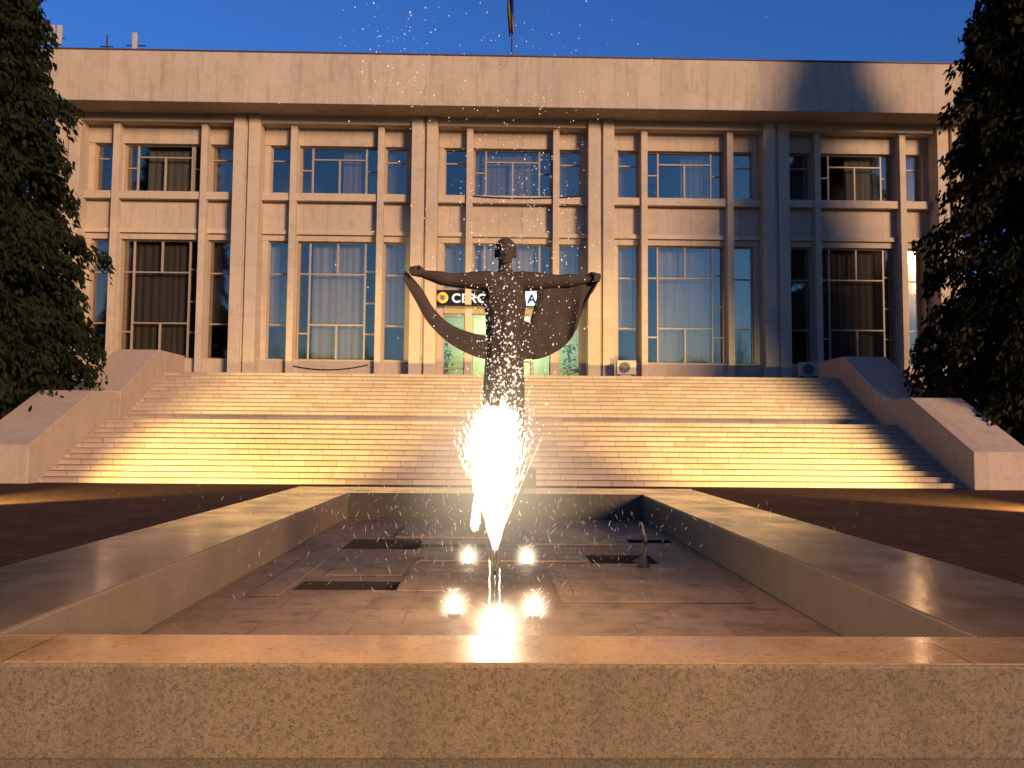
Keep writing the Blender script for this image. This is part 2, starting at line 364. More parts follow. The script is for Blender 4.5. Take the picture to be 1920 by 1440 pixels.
for j,(X,Y) in enumerate(LP):  # thin radial glowing drops shape a star glare around each lamp
    for k in range(170 if j!=2 else 280):
        a=R.random()*6.283; r=abs(R.gauss(0,.045 if j!=2 else .07)); h=R.random()**2*.18
        octa(dr,(X+r*math.cos(a),Y-.02+r*math.sin(a)*.7,FZ+.02+h),(math.cos(a)*1.1,math.sin(a)*.5,1),R.uniform(.008,.028),R.uniform(.0007,.0022))
for k in range(90):
    z=FZ+.05+k*.006; octa(dr,(-.038+R.gauss(0,.003),LY-.06,z*.6+.06),(0,0,1),.02,.0035); octa(dr,(.036+R.gauss(0,.003),LY-.06,z*.5+.08),(0,0,1),.018,.0025)
tag(dr.build('spray_droplets',M['drop']),'loose self-glowing droplets of spray around the jet, with star glare shaped over the lamps','water spray',None,'stuff')
tag(ft.build('falling_drizzle',M['faint']),'faintly self-glowing thin streaks of drizzle falling over the basin','water spray',None,'stuff')
mo=MB().ell((0,0,0),(1,1,1),24,14).build('water_mist_glow',M['mist'],None,0,True); mo.location=(0,LY,1.22); mo.scale=(.95,.85,1.1)  # mist around the jet with its glow put in as emission
tag(mo,'fine haze of water mist around the white jet, its glow put in as emission','water mist',None,'stuff')

# ------------------------------------------------------------ statue
SX,SY=.15,15.5
ped=thing('statue_pedestal','dark stepped stone pedestal under the bronze statue behind the basin','pedestal',(SX,SY,0))
MB().box(SX-.60,SX+.60,SY-.62,SY+.62,0,.83).build('base_block',M['pedestal'],ped,.015)
MB().box(SX-.40,SX+.40,SY-.42,SY+.42,.832,1.19).build('plinth_block',M['pedestal'],ped,.015)
sta=thing('bronze_statue','dark bronze standing figure with arms spread wide holding a draped cloth','statue',(SX,SY,1.193))
B=MB()
def cap_chain(pts,rs,n=14):
    pts=[Vector((SX+p[0],SY+p[1],p[2])) for p in pts]
    B.tube(pts,rs,n)
    for p,r in zip(pts,rs): B.ell(p,(r,r,r),n,8)
def E(c,r,nu=24,nv=16): B.ell((SX+c[0],SY+c[1],c[2]),r,nu,nv)
E((0,0,3.2),(.35,.25,.32)); E((0,0,3.6),(.35,.23,.4)); E((0,-.01,4.02),(.42,.26,.44)); E((0,0,4.38),(.46,.22,.22))
E((-.17,-.15,4.2),(.19,.1,.15)); E((.17,-.15,4.2),(.19,.1,.15))
cap_chain([(0,.02,4.4),(0,.01,4.62),(0,-.01,4.84)],[.2,.15,.135])
E((0,.02,5.09),(.19,.225,.225)); E((0,-.06,4.93),(.145,.16,.165)); E((0,-.15,4.83),(.065,.06,.045))
E((0,-.19,5.1),(.12,.035,.025)); E((0,-.215,4.99),(.028,.045,.065)); E((-.07,-.17,5.0),(.05,.04,.04)); E((.07,-.17,5.0),(.05,.04,.04))
E((0,-.195,4.895),(.06,.022,.013)); E((0,-.19,4.868),(.05,.022,.014)); E((-.195,.02,5.0),(.025,.05,.07)); E((.195,.02,5.0),(.025,.05,.07))
for s,zs,hz in ((-1,4.48,4.62),(1,4.48,4.53)):
    sh=(s*.38,0,zs); el=(s*1.06,-.03,zs+.0); wr=(s*1.56,-.08,(zs+hz*2)/3)
    cap_chain([(s*.12,0,zs-.02),sh,(s*.6,-.01,zs-.005),el,(s*1.25,-.05,(zs*2+wr[2])/3),wr],[.19,.20,.175,.13,.138,.086])
    E((s*.62,-.01,zs),(.2,.16,.18))
    px_,pz=s*1.70,hz
    E((s*1.67,-.09,hz),(.115,.075,.105))
    for k in range(4):
        yz=pz+.068-k*.046; ln_=[.095,.11,.10,.08][k]
        cap_chain([(s*1.72,-.10,yz),(s*(1.74+ln_*.75),-.13,yz+.005),(s*(1.75+ln_*.8),-.20,yz-.002),(s*(1.70+ln_*.2),-.225,yz-.008)],[.028,.027,.024,.02],10)
    cap_chain([(s*1.62,-.13,pz+.06),(s*1.67,-.20,pz+.09),(s*1.76,-.235,pz+.07)],[.03,.028,.022],10)
    cap_chain([(s*.17,0,3.15),(s*.17,-.03,2.2),(s*.16,.03,1.32)],[.19,.13,.075])
    cap_chain([(s*.16,.06,1.26),(s*.17,-.12,1.25),(s*.18,-.28,1.235)],[.075,.07,.045])
body=B.build('body',M['bronze'],sta)
m=body.modifiers.new('r','REMESH'); m.mode='VOXEL'; m.voxel_size=.016; m.use_smooth_shade=True
m=body.modifiers.new('s','SMOOTH'); m.factor=.5; m.iterations=3
bake(body)
hb=MB(); vs=[];fs=[]
nu,nv=36,14
for j in range(nv):
    ph=math.pi*.5*(j/(nv-1))*1.12
    for i in range(nu):
        th=2*math.pi*i/nu; k=1+.03*noise.noise(Vector((math.cos(th)*6,math.sin(th)*6,ph*5)))
        ph2=1.15 if (math.sin(th)<-.35 and ph>1.15) else ph
        vs.append((SX+.207*k*math.sin(ph2)*math.cos(th),SY+.03+.235*k*math.sin(ph2)*math.sin(th),5.095+.235*k*math.cos(ph2)))
for j in range(nv-1):
    for i in range(nu): fs.append((j*nu+i,j*nu+(i+1)%nu,(j+1)*nu+(i+1)%nu,(j+1)*nu+i))
hb.add(vs,fs); hb.build('hair',M['bronze'],sta,0,True,.012)
vs=[];fs=[];nu,nv=110,46
for j in range(nv):
    s=j/(nv-1); z=4.15-s*2.82
    rx=.392-.02*s-.03*math.sin(min(1,s*1.6)*3.14); ry=.25+.08*s
    for i in range(nu):
        th=2*math.pi*i/nu; fold=.024*(.15+s)*math.sin(th*11+2.2*math.sin(z*1.4+th))+.014*s*math.sin(th*5+z*2)
        vs.append((SX+(rx+fold)*math.cos(th),SY+(ry+fold)*math.sin(th),z+.03*s*math.sin(th*3)))
for j in range(nv-1):
    for i in range(nu): fs.append((j*nu+i,j*nu+(i+1)%nu,(j+1)*nu+(i+1)%nu,(j+1)*nu+i))
rb=MB(); rb.add(vs,fs); rb.build('robe',M['bronze'],sta,0,True,.025)
def curve(pts,u):
    n=len(pts)-1; f=u*n; i=min(int(f),n-1); t_=f-i
    p0=pts[max(i-1,0)];p1=pts[i];p2=pts[i+1];p3=pts[min(i+2,n)]
    return [.5*((2*b)+(-a+c)*t_+(2*a-5*b+4*c-d)*t_*t_+(-a+3*b-3*c+d)*t_**3) for a,b,c,d in zip(p0,p1,p2,p3)]
def cloth(name,up,lo,yo,folds,amp,nu=70,nv=30):
    vs=[];fs=[]
    for j in range(nv):
        v=j/(nv-1)
        for i in range(nu):
            u=i/(nu-1); a=curve(up,u); b=curve(lo,u)
            px=a[0]*(1-v)+b[0]*v; py=a[1]*(1-v)+b[1]*v
            w_=u+.08*math.sin(v*2.5+u*4)
            dy=yo+amp*(math.sin(w_*folds*6.28+v*1.7)+.6*math.sin(w_*folds*2.9*6.28*.5+v*3))*min(1,.25+v*1.2)
            vs.append(at(px,py,SY+dy))
    for j in range(nv-1):
        for i in range(nu-1): fs.append((j*nu+i,j*nu+i+1,(j+1)*nu+i+1,(j+1)*nu+i))
    c=MB(); c.add(vs,fs); return c.build(name,M['bronze'],sta,0,True,.03)
cloth('draped_cloth',[(760,508),(790,540),(812,577),(842,606),(878,622),(915,630),(950,628)],[(756,524),(778,562),(802,604),(838,640),(880,664),(920,675),(952,672)],-.14,1.5,.05)
cloth('draped_cloth',[(1014,528),(1030,526),(1048,524),(1070,522),(1090,520),(1108,516),(1124,520)],[(978,670),(1002,674),(1028,667),(1056,650),(1078,622),(1090,584),(1118,534)],-.02,2.6,.04)
cloth('draped_cloth',[(950,590),(962,592),(976,598),(990,604),(1004,606)],[(950,676),(962,680),(978,676),(994,672),(1008,668)],-.16,.9,.03,30,20)

# ------------------------------------------------------------ stairs
SC=.3; HW=13.3; RISE=.1585
sw=thing('stairway','broad stone stairway of two flights leading up to the building','stairway',(SC,23.1,0))
def flight_mesh(y0,z0,run,n,yb):
    mb=MB()
    for k in range(n):
        z1=z0+(k+1)*RISE
        yy=y0+k*run; ye=y0+(k+1)*run if k<n-1 else yb
        jx=R.uniform(-.004,.004)
        mb.box(SC-HW,SC+HW,yy+jx,ye+.02 if k<n-1 else yb,z1-RISE-.03 if k else z0,z1-.035 )
        mb.box(SC-HW,SC+HW,yy-.022+jx,ye if k<n-1 else yb,z1-.034,z1)
    return mb
flight_mesh(23.1,0,.345,12,28.2).build('lower_flight',M['stair'],sw,.006)
zl=12*RISE
flight_mesh(28.2,zl+.001,.30,12,34.9).build('upper_flight',M['stair'],sw,.006)
MB().box(SC-HW-1.9,SC+HW+1.9,28.4,34.93,.0,zl-.01).build('foundation',M['stone'],sw)
TZ=24*RISE
for s in (-1,1):
    a,b_=sorted((SC+s*(HW+.003),SC+s*(HW+1.9))); MB().box(a,b_,33.2,34.93,zl,TZ-.02).build('terrace_end',M['stone'],sw)
M['cheek']=stone('parapet_stone',(.47,.35,.26),1.4,9,.3,.7)
for s,side in ((-1,'left'),(1,'right')):
    a,b_=sorted((SC+s*(HW+.004),SC+s*(HW+1.7)))
    for nm,prof,lb in (('stair_parapet',[(22.6,0),(22.6,1.08),(26.0,2.78),(27.9,2.78),(27.9,0)],'lower sloping stone parapet on the %s side of the stairway'%side),
                    ('stair_parapet',[(27.91,zl-.2),(27.91,2.86),(31.0,4.62),(33.5,4.62),(33.5,zl-.2)],'upper sloping stone parapet on the %s side of the stairway'%side)):
        o=MB().prism_yz(prof,a,b_).build(nm,M['cheek'],None,.02); tag(o,lb,'parapet','sloping parapets beside the stairs')
        off=Vector(((a+b_)/2,prof[0][0],prof[0][1])); o.data.transform(Matrix.Translation(-off)); o.location=off

# ------------------------------------------------------------ building
BX=.65; BAY=7.89; YC=35.0; YW=35.75; YG=36.0
bl=thing('civic_building','two storey stone clad public building with paired columns and deep plain fascia','building',(BX,YC,0))
zf0=zat(200,33.8); zf1=zat(106,33.8)
HWB=20.5
MB().box(BX-HWB,BX+HWB,33.8,52,zf0,zf1).build('fascia',M['fascia'],bl,.03)
MB().box(BX-HWB-.04,BX+HWB+.04,33.77,52.05,zf1+.002,zf1+.06).build('roof_cap',M['capmetal'],bl)
MB().box(BX-HWB+.1,BX+HWB-.1,34.96,52,0,TZ-.004).build('base',M['stone'],bl)
MB().box(BX-HWB+.2,BX+HWB-.2,38.6,51.9,TZ,zf0-.003).build('inner_core',M['room'],bl)
for s in (-1,1):
    a,b_=sorted((BX+s*(2.5*BAY+.6),BX+s*(HWB-.12))); MB().box(a,b_,35.4,51.8,TZ,zf0-.003).build('end_wall',M['stone'],bl)
for j in range(6):
    cx=BX+(j-2.5)*BAY
    for s in (-1,1):
        MB().box(cx+s*.33-.25,cx+s*.33+.25,YC,YW+.3,TZ,zf0-.003).build('column',M['post'],bl,.015)
    MB().box(cx-.078,cx+.078,YC+.13,YW+.3,TZ,zf0-.004).build('column_groove',M['stone'],bl)
def Z(py,Y=35.7): return zat(py,Y)
zU0,zU1=Z(366),Z(278); zL0,zL1=Z(678),Z(456)
clear=BAY/2-.585
def frame_box(mb,x0,x1,z0,z1,w=.055,y0=YG-.05,y1=YG+.05):
    mb.box(x0,x1,y0,y1,z0,z0+w); mb.box(x0,x1,y0,y1,z1-w,z1); mb.box(x0,x0+w,y0,y1,z0+w,z1-w); mb.box(x1-w,x1,y0,y1,z0+w,z1-w)
def window(x0,x1,z0,z1,verts,horz,cur,crange=None,lowcut=0):
    mb=MB(); frame_box(mb,x0,x1,z0,z1)
    for (x,a,b_) in verts: mb.box(x-.035,x+.035,YG-.045,YG+.045,max(a,z0+.056),min(b_,z1-.056))
    for (z,a,b_) in horz: mb.box(max(a,x0+.056),min(b_,x1-.056),YG-.04,YG+.04,z-.03,z+.03)
    w=mb.build('window',M['frame'],bl)
    ty=R.uniform(-.008,.008); tz=R.uniform(-.006,.006)
    MB().add([(x0+.03,YG+.01+ty,z0+.03),(x1-.03,YG+.01-ty,z0+.03),(x1-.03,YG+.01-ty+tz,z1-.03),(x0+.03,YG+.01+ty+tz,z1-.03)],[(0,1,2,3)]).build('pane',M['glass'],w)
    if cur:
        ca,cb=crange or (x0,x1); n_=max(24,int((cb-ca)*34)); vs=[];fs=[]; ph=R.random()*60
        top=z1+.1; bot=z0-.05+lowcut
        for i in range(n_+1):
            x=ca+(cb-ca)*i/n_; am=.012+.05*abs(noise.noise(Vector((x*1.3,ph,0))))
            y=YG+.33+am*math.sin(x*19+5*noise.noise(Vector((x*1.1,ph,7)))); vs+=[(x,y,bot),(x,y+.01,top)]
        for i in range(n_): fs.append((2*i,2*i+2,2*i+3,2*i+1))
        MB().add(vs,fs).build('curtain',M[cur],w,0,True)
    return w
for i in range(5):
    cx=BX+(i-2)*BAY; xa,xb=cx-clear,cx+clear
    MB().box(xa+.002,xb-.002,YC+.16,YW+.2,Z(246),Z(231)).build('beam',M['post'],bl,.012)
    MB().box(xa+.002,xb-.002,YW,YW+.42,Z(246)+.01,zf0-.004).build('top_band',M['stone'],bl)
    MB().box(xa+.002,xb-.002,YW,YW+.42,zU1,Z(246)).build('lintel',M['stone'],bl,.01)
    MB().box(xa+.002,xb-.002,YW-.30,YG+.1,Z(384),Z(370)).build('window_ledge',M['post'],bl,.012)
    MB().box(xa+.002,xb-.002,YW+.02,YW+.42,Z(436),Z(385)).build('spandrel',M['stone'],bl)
    MB().box(xa+.002,xb-.002,YW-.12,YW+.42,Z(445),Z(437)).build('string_course',M['post'],bl,.01)
    MB().box(xa+.002,xb-.002,YW+.01,YW+.42,zL1,Z(445.5)).build('lower_lintel',M['stone'],bl)
    MB().box(xa+.002,xb-.002,YW+.46,38.58,Z(436),Z(385)).build('floor_slab',M['room'],bl)
    for s in (-1,1):
        for z0,z1 in ((Z(369.5),zU1-.002),(TZ,zL1-.002)):
            a,b_=sorted((cx+s*3.1,cx+s*(clear-.003))); MB().box(a,b_,YW+.04,YW+.42,z0,z1).build('jamb',M['stone'],bl)
            a,b_=sorted((cx+s*1.78,cx+s*2.10)); MB().box(a,b_,YW+.04,YW+.42,z0,z1).build('jamb',M['stone'],bl)
    for s in (-1,1):
        zb=TZ if i!=2 else Z(574)
        MB().box(cx+s*1.95-.14,cx+s*1.95+.14,YC+.34,YW+.03,zb,Z(246)-.003).build('mullion_post',M['post'],bl,.012)
    zt=Z(301); W=1.77
    vv=[(cx-1.22,zU0,zU1),(cx+1.22,zU0,zU1),(cx,zU0,zt)]
    if i==0: vv.append((cx+1.3,zU0,zU1))
    window(cx-W,cx+W,zU0,zU1,vv,[(zt,cx-1.22,cx+1.22),(Z(322),cx-W,cx-1.22),(Z(322),cx+1.22,cx+W)],'cur_grey',[(cx-.9,cx+W),(cx+.1,cx+1.7),(cx-W,cx+W),(cx-.1,cx+1.7),(cx-.3,cx+1.4)][i])
    for s in (-1,1):
        a,b_=sorted((cx+s*2.10,cx+s*3.10)); window(a,b_,zU0,zU1,[],[(Z(305),a,b_)],'cur_grey' if R.random()<.6 else None)
    if i!=2:
        MB().box(xa+.002,xb-.002,YW-.1,YG+.2,TZ,zL0-.002).build('window_sill',M['stone'],bl,.01)
        curL=['cur_maroon','cur_pale','','cur_pale','cur_maroon'][i]
        vv=[(cx-1.25,zL0,zL1),(cx+1.25,zL0,zL1),(cx,Z(517),zL1),(cx,zL0,Z(611))]
        hh=[(Z(516),cx-W,cx+1.25),(Z(611),cx-1.25,cx+1.25),(Z(628),cx-W,cx-1.25),(Z(510),cx+1.25,cx+W),(Z(570),cx+1.25,cx+W),(Z(628),cx+1.25,cx+W)]
        window(cx-W,cx+W,zL0,zL1,vv,hh,curL,(cx-1.2,cx+1.25) if i in (1,3) else None)
        for s in (-1,1):
            a,b_=sorted((cx+s*2.10,cx+s*3.10)); window(a,b_,zL0,zL1,[],[(Z(517),a,b_),(Z(612),a,b_)],('cur_pale' if i in(1,3) else 'cur_maroon'),None,Z(612)-zL0)
    else:
        zd=Z(541); window(cx-W,cx+W,zd,zL1,[(cx-1.25,zd,zL1),(cx+1.25,zd,zL1),(cx,zd,zL1)],[],'cur_pale')
        for s in (-1,1):
            a,b_=sorted((cx+s*2.10,cx+s*3.10)); window(a,b_,zd,zL1,[],[],'cur_pale')
        zh=Z(588)
        MB().box(xa+.002,xb-.002,YW+.05,YG+.2,zh+.003,zd-.003).build('entrance_lintel',M['frame'],bl)
        for s in (-1,1):
            a,b_=sorted((cx+s*2.10,cx+s*3.10)); window(a,b_,TZ+.01,zh,[],[(TZ+.6,a,b_)],None)
            a,b_=sorted((cx+s*.95,cx+s*1.77)); window(a,b_,TZ+.01,zh,[],[(TZ+2.15,a,b_)],None)
            a,b_=sorted((cx+s*.01,cx+s*.93)); mb=MB(); frame_box(mb,a,b_,TZ+.02,zh-.003,.09); mb.box(a+.1,b_-.1,YG-.04,YG+.04,TZ+.9,TZ+.98)
            d=mb.build('door',M['frame'],bl); MB().add([(a+.05,YG+.01,TZ+.06),(b_-.05,YG+.01,TZ+.06),(b_-.05,YG+.01,zh-.05),(a+.05,YG+.01,zh-.05)],[(0,1,2,3)]).build('pane',M['glass'],d)
            hx=cx+s*.07; MB().tube([(hx,YG-.06,TZ+.95),(hx,YG-.10,TZ+.97),(hx,YG-.10,TZ+1.25),(hx,YG-.06,TZ+1.27)],.014,8).build('handle',M['steel'],d)
        MB().box(xa,xb,38.4,38.55,TZ+.01,zh+.2).build('lobby_wall',M['lobby'],bl)
        MB().box(xa+.01,xb-.01,YG+.22,38.39,zh+.21,zh+.3).build('lobby_ceiling',M['lobby'],bl)
        MB().box(xa+.3,xa+1.3,37.8,38.38,TZ+.01,TZ+1.1).build('lobby_desk',M['lobby'],bl)
for px,py in ((833,660),(1068,665)):
    p=at(px,py,37.2); pt=thing('potted_plant','leafy green potted plant behind the %s glass of the entrance'%('left' if px<900 else 'right'),'plant',(p.x,37.2,TZ),'plants in the lobby')
    MB().tube([(p.x,37.2,TZ+.01),(p.x,37.2,TZ+.35)],[.16,.22],14).build('pot',M['acwhite'],pt)
    lf=MB()
    for k in range(90):
        a=R.random()*6.28; h=R.uniform(.4,1.9); r=.42*R.random()
        c=Vector((p.x+r*math.cos(a),37.2+r*math.sin(a),TZ+h)); u=Vector((R.gauss(0,1),R.gauss(0,1),R.gauss(0,1))).normalized()*.16; w=Vector((R.gauss(0,1),R.gauss(0,1),R.gauss(0,1))).normalized()*.06
        lf.add([c-u,c+w,c+u,c-w],[(0,1,2,3)])
    lf.build('leaves',M['plant'],pt)
ll=bpy.data.lights.new('lobby_light','POINT'); ll.energy=520; ll.color=(.88,1,.66); ll.shadow_soft_size=.3
lo=bpy.data.objects.new('lobby_light',ll); COL.objects.link(lo); lo.location=(BX,37.0,TZ+2.3)
def text_mesh(s,size,mat,parent,loc,name='letters'):
    cu=bpy.data.curves.new('txt','FONT'); cu.body=s; cu.size=size; cu.extrude=.012; cu.offset=.017; cu.align_x='LEFT'; cu.space_character=1.15
    o=bpy.data.objects.new('tmp',cu); COL.objects.link(o)
    dg=bpy.context.evaluated_depsgraph_get(); me=bpy.data.meshes.new_from_object(o.evaluated_get(dg)); bpy.data.objects.remove(o)
    me.transform(Matrix.Rotation(math.pi/2,4,'X')); me.materials.clear(); me.materials.append(mat)
    q=bpy.data.objects.new(name,me); COL.objects.link(q); q.parent=parent; q.location=Vector(loc)-parent_world(parent); return q
YS=YW-.25
s0=at(816,573,YS); s1=at(1097,545,YS); zs0,zs1=zat(574,YS),zat(545,YS)
sg=thing('entrance_sign','near black sign board with round gold crest and white capitals above the entrance','sign',((s0.x+s1.x)/2,YS,zs0))
MB().box(s0.x,s1.x,YS,YS+.12,zs0,zs1).build('board',M['navy'],sg,.01)
H=zs1-zs0
text_mesh('CERC',H*.80,M['letter'],sg,(at(847,560,YS).x,YS-.014,zs0+H*.21))
text_mesh('A',H*.80,M['navy'],sg,(at(989,560,YS).x,YS-.034,zs0+H*.21))
text_mesh('O',H*.80,M['letter'],sg,(at(1080,560,YS).x,YS-.014,zs0+H*.21))
xb_=at(985,560,YS).x; MB().box(xb_,xb_+.5,YS-.02,YS-.002,zs0+.04,zs1-.02).build('lit_letter_box',M['letterbox'],sg)
cxr=at(830,560,YS).x; czr=(zs0+zs1)/2
cr=MB().tube([(cxr,YS-.014,czr),(cxr,YS-.002,czr)],H*.36,24).build('crest',M['gold'],sg)
q=MB(); q.add([(cxr-.10,YS-.02,czr+.11),(cxr+.10,YS-.02,czr+.11),(cxr+.09,YS-.02,czr-.05),(cxr,YS-.02,czr-.15),(cxr-.09,YS-.02,czr-.05)],[(0,1,2,3,4)]); q.build('crest_shield',M['crestblue'],cr)
q=MB(); q.add([(cxr-.05,YS-.024,czr+.07),(cxr+.05,YS-.024,czr+.07),(cxr,YS-.024,czr-.09)],[(0,1,2)]); q.build('crest_emblem',M['crestred'],cr)
for px,lb in ((1173,'small outdoor air conditioner unit under the window right of the entrance'),(1515,'small outdoor air conditioner unit at the far right beside the parapet end')):
    p=at(px,700,34.6); x=p.x; y=34.5; z=TZ+.28
    ac=thing('air_conditioner',lb,'air conditioner',(x,y,TZ),'air conditioner units at the foot of the facade')
    MB().box(x-.42,x+.42,y-.15,y+.15,z,z+.62).build('casing',M['acwhite'],ac,.02)
    for sx in (-1,1): MB().box(x+sx*.31-.05,x+sx*.31+.05,y-.12,y+.12,TZ,z-.002).build('foot',M['darkmetal'],ac)
    MB().tube([(x-.08,y-.158,z+.3),(x-.08,y-.151,z+.3)],.24,28).build('fan_opening',M['darkmetal'],ac)
    g=MB()
    for r in (.06,.12,.18,.235): 
        g.tube([(x-.08+r*math.cos(a),y-.17,z+.3+r*math.sin(a)) for a in [k*math.pi/12 for k in range(25)]],.006,5,False)
    for k in range(6):
        a=k*math.pi/3; g.tube([(x-.08,y-.17,z+.3),(x-.08+.235*math.cos(a),y-.17,z+.3+.235*math.sin(a))],.005,5)
    g.build('grille',M['acwhite'],ac)
def cable(x0,x1,py,Y,sag,lb):
    a=at(x0,py,Y);b=at(x1,py,Y); mb=MB(); pts=[a.lerp(b,k/16)-Vector((0,0,sag*(1-(2*k/16-1)**2))) for k in range(17)]
    mb.tube(pts,.025,6); tag(mb.build('hanging_cable',M['cable']),lb,'cable')
cable(540,690,684,YW-.14,.22,'black cable sagging below the second lower window from the left')
cable(880,1095,367,YW-.34,.12,'black cable sagging along the ledge above the entrance bay')
def antenna(px,pt,w,lb,panel):
    b=at(px,96,37.5); tz=at(px,pt,37.5).z; z0=zf1+.06
    a=thing('roof_antenna',lb,'antenna',(b.x,37.5,z0),'antennas on the roof')
    MB().tube([(b.x,37.5,z0),(b.x,37.5,tz)],.04,8).build('mast',M['darkmetal'],a)
    for k in range(panel):
        x=b.x+(k-(panel-1)/2)*.34; MB().box(x-.11,x+.11,37.28,37.42,tz-.95,tz-.02).build('antenna_panel',M['acwhite'],a,.02)
    for zz in (tz-.6,z0+.4): MB().box(b.x-w,b.x+w,37.46,37.5,zz,zz+.05).build('cross_bar',M['darkmetal'],a)
antenna(107,50,.35,'white twin panel antenna at the far left of the roof',2)
antenna(255,64,.45,'single panel antenna with cross bars on the roof, third from the left edge',1)
antenna(200,66,.3,'thin bare antenna mast on the roof between the two panel antennas',0)
fp=at(960,100,35.6); zt=at(958,-60,35.6).z
fg=thing('flagpole','thin flagpole on the roof edge above the middle bay','flagpole',(fp.x,35.6,zf1+.06))
MB().tube([(fp.x,35.6,zf1+.06),(fp.x,35.6,zt+.8)],[.045,.03],8).build('pole',M['darkmetal'],fg)
t=NT('flag_cloth'); t2=t.n('ShaderNodeAttribute'); t2.attribute_name='band'; 
c=t.ramp(t2.outputs['Fac'],[(0,(.012,.022,.15)),(.56,(.22,.15,.025)),(.74,(.20,.012,.02))]); 
for n_ in t.t.nodes:
    if n_.type=='VALTORGB': n_.color_ramp.interpolation='CONSTANT'
t.bsdf(c,.9,0,None,spec=.05)
za,zb=at(958,66,35.6).z,zt+.4; vs=[];fs=[];bd=[];nu,nv=28,24
for j in range(nv):
    s=j/(nv-1); z=zb+(za-zb)*s
    for i in range(nu):
        u=i/(nu-1); w=.32*(.6+.4*math.sin(min(1,.25+s)*1.57))*(1-.35*max(0,s-.6)/.4)
        vs.append((fp.x+.06-u*w+.03*s*math.sin(u*9), 35.5+.05*math.sin(u*12+s*2)*(.4+s), z-.12*u*(1-s)+.10*math.sin(u*5)*s)); bd.append(min(1,max(0,u*.35+.60*s)))
for j in range(nv-1):
    for i in range(nu-1): fs.append((j*nu+i,j*nu+i+1,(j+1)*nu+i+1,(j+1)*nu+i))
fo=MB().add(vs,fs).build('hanging_flag',t.m,None,0,True)
at_=fo.data.attributes.new('band','FLOAT','POINT'); at_.data.foreach_set('value',bd)
tag(fo,'limp blue, yellow and red tricolour flag hanging from the rooftop pole','flag')

# ------------------------------------------------------------ trees
def conifer(name,x,y,H,Rm,mat,lb,seed,whorls=70,per=11,z0=.9,ex=.82):
    rg=np.random.RandomState(seed)
    tr=thing(name,lb,'tree',(x,y,0),'tall conifers flanking the stairs')
    MB().tube([(x,y,0),(x+.05,y,H*.3),(x,y+.05,H*.65),(x,y,H*.99)],[.38,.28,.16,.02],12).build('trunk',M['bark'],tr,0,True)
    lm=MB(); V=[];
    for w in range(whorls):
        s=w/whorls; z=z0+(H-z0)*s**1.02
        prof=Rm*(1-s)**ex*(.70+.30*min(1,s*7))
        for k in range(per):
            a=rg.rand()*6.283; L=prof*(.70+.34*rg.rand()); 
            if rg.rand()<.12: L*=1.14
            zz=z+rg.randn()*.25; dx,dy=math.cos(a),math.sin(a); up=.08+.22*s; dr_=.36+.18*rg.rand()
            pts=[(x+dx*L*q,y+dy*L*q,zz+L*(up*q-dr_*q*q)) for q in (0,.3,.6,.86)]
            lm.tube(pts,[.05,.035,.02,.006],4,False)
            n=int(34+L*54)
            q=rg.rand(n)**.55; side=rg.randn(n)*.17*L*(.4+.6*(1-q)); 
            cx=x+dx*L*q-dy*side; cy=y+dy*L*q+dx*side; cz=zz+L*(up*q-dr_*q*q)-np.abs(rg.randn(n))*.36
            V.append(np.stack([cx,cy,cz,np.full(n,dx),np.full(n,dy)],1))
    P=np.concatenate(V); n=len(P); d=np.stack([P[:,3]*.45,P[:,4]*.45,np.full(n,-1.)],1)+rg.randn(n,3)*.40; d/=np.linalg.norm(d,axis=1)[:,None]
    e=np.cross(d,rg.randn(n,3)); e/=np.linalg.norm(e,axis=1)[:,None]
    L=(.11+.17*rg.rand(n))[:,None]; Wd=(.034+.048*rg.rand(n))[:,None]; c=P[:,:3]-np.array([x,y,0])
    vv=np.stack([c-d*L*.4,c+e*Wd+d*L*.2,c+d*L,c-e*Wd+d*L*.15],1).reshape(-1,3)
    me=bpy.data.meshes.new('crown'); me.vertices.add(len(vv)); me.vertices.foreach_set('co',vv.ravel()); me.loops.add(n*4); me.loops.foreach_set('vertex_index',np.arange(n*4,dtype=np.int32))
    me.polygons.add(n); me.polygons.foreach_set('loop_start',np.arange(0,n*4,4,dtype=np.int32)); me.update(calc_edges=True); me.materials.append(mat)
    o=bpy.data.objects.new('crown',me); COL.objects.link(o); o.parent=tr
    lm.build('limbs',M['bark'],tr)
conifer('conifer_tree',-17.9,27,25,5.4,M['leaf_l'],'tall dark conifer left of the stairway',3,ex=.88)
conifer('conifer_tree',19.2,27,26,5.3,M['leaf_r'],'tall conifer right of the stairway, orange light put into its leaf colour',5,ex=.70)
def shrub(x,y,w,h,lb,mat,seed):
    rg=np.random.RandomState(seed); n=2600; t_=thing('shrub',lb,'shrub',(x,y,0),'shrubs at the foot of the building')
    d=rg.randn(n,3); d/=np.linalg.norm(d,axis=1)[:,None]; r=rg.rand(n)**.4; c=d*r[:,None]*np.array([w,.8,h/2])*(1+.25*np.sin(d[:,:1]*7+seed))+np.array([0,0,h/2])
    c[:,2]=np.abs(c[:,2]); mb=MB(); stx=MB()
    u=rg.randn(n,3)*.07; v=rg.randn(n,3)*.045
    for i in range(n): mb.add([Vector((x,y,0))+Vector(c[i]-u[i]),Vector((x,y,0))+Vector(c[i]+v[i]),Vector((x,y,0))+Vector(c[i]+u[i]),Vector((x,y,0))+Vector(c[i]-v[i])],[(0,1,2,3)])
    mb.build('foliage',mat,t_)
    for k in range(6): stx.tube([(x,y,0),(x+rg.randn()*w*.2,y+rg.randn()*.2,h*.6)],[.03,.01],5)
    stx.build('stems',M['bark'],t_)
shrub(-17.0,32,1.6,3.9,'dark rounded shrub behind the left upper parapet',M['leaf_l'],1)
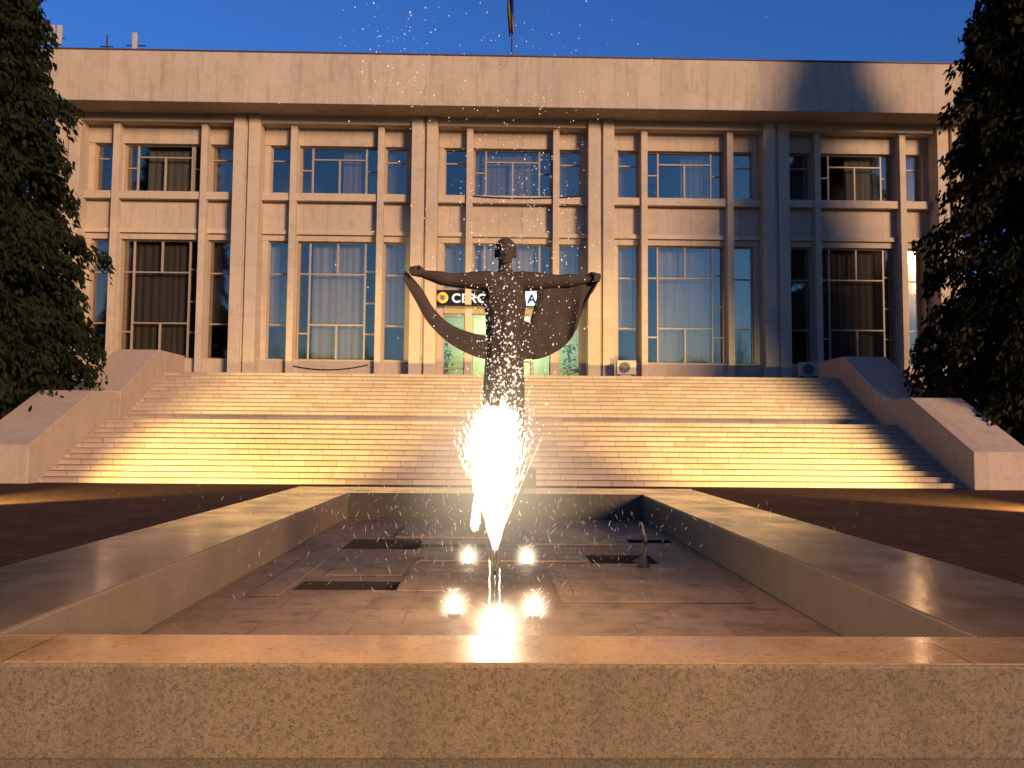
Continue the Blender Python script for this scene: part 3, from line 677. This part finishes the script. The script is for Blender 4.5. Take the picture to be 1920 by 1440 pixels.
shrub(17.6,32,1.8,4.6,'brownish shrub behind the right upper parapet',M['leaf_r'],2)
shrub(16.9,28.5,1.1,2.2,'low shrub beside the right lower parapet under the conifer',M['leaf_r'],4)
rg=np.random.RandomState(9); mb=MB()
x=-90
while x<95:
    h=rg.uniform(12,17); w=rg.uniform(2,4); sp=rg.rand()<.35
    if sp: h*=1.35; w*=.6
    nseg=7; 
    for k in range(nseg):
        z=h*k/nseg; r=w*((1-k/nseg) if sp else math.sqrt(max(.1,1-(k/nseg-.35)**2*1.8)))
        mb.ell((x+rg.randn()*.4,-88+rg.randn(),z+h/nseg*.5),(r,r*.8,h/nseg*.9),9,6)
    x+=w*1.3
tag(mb.build('distant_wood',M['leaf_l']),'dark far-off line of trees across the square, mirrored in the windows','trees',None,'stuff')

# ------------------------------------------------------------ light
AZ=math.radians(36); EL=math.radians(13)
sd=bpy.data.lights.new('street_lamps_sun','SUN'); sd.energy=4.6; sd.angle=math.radians(13); sd.color=(1,.645,.385)  # sun-type light standing in for the orange street lamps behind the camera
so=bpy.data.objects.new('street_lamps_sun',sd); COL.objects.link(so)
src=Vector((math.sin(AZ)*math.cos(EL),-math.cos(AZ)*math.cos(EL),math.sin(EL)))
so.rotation_euler=(-src).to_track_quat('-Z','Y').to_euler(); so.location=src*30
def spot(name,loc,aim,P,col,size,blend=.5,rad=.15):
    d=bpy.data.lights.new(name,'SPOT'); d.energy=P; d.color=col; d.spot_size=math.radians(size); d.spot_blend=blend; d.shadow_soft_size=rad
    o=bpy.data.objects.new(name,d); COL.objects.link(o); o.location=loc; o.rotation_euler=(Vector(aim)-Vector(loc)).to_track_quat('-Z','Y').to_euler()
spot('stair_floodlight',(-11.3,14.5,.25),(-7.6,25,.7),19000,(1,.73,.22),50,.75)
spot('stair_floodlight',(11.9,14.5,.25),(8.2,25,.7),18000,(1,.73,.22),50,.75)
spot('street_lamp_light',(-1.0,1.2,6.0),(0,3.9,.6),2400,(1,.56,.22),55,1,.2)
pl_=bpy.data.lights.new('jet_glow_fill','POINT'); pl_.energy=46; pl_.color=(1,.82,.55); pl_.shadow_soft_size=.12  # added point light standing in for light thrown by the bright water
po=bpy.data.objects.new('jet_glow_fill',pl_); COL.objects.link(po); po.location=(0,LY-.35,1.0)
W=bpy.data.worlds.new('World'); S.world=W; W.use_nodes=True; nt=W.node_tree
sky=nt.nodes.new('ShaderNodeTexSky'); sky.sky_type='NISHITA'; sky.sun_disc=False; sky.sun_elevation=math.radians(3); sky.sun_rotation=math.pi-AZ; sky.ozone_density=4; sky.dust_density=0
mx=nt.nodes.new('ShaderNodeMix'); mx.data_type='RGBA'; mx.blend_type='MULTIPLY'; mx.inputs[0].default_value=1; mx.inputs[7].default_value=(.80,.84,1.22,1)
nt.links.new(sky.outputs[0],mx.inputs[6]); bg=nt.nodes['Background']; nt.links.new(mx.outputs[2],bg.inputs[0]); bg.inputs[1].default_value=.29
# ------------------------------------------------------------ camera
cd=bpy.data.cameras.new('camera'); cd.sensor_width=36; cd.lens=F/1920*36; cd.clip_end=1500; cd.clip_start=.05
co=bpy.data.objects.new('camera',cd); COL.objects.link(co); co.matrix_world=Matrix.Translation(CAM)@RM.to_4x4(); S.camera=co
S.view_settings.view_transform='Standard'; S.view_settings.look='None'; S.view_settings.exposure=0
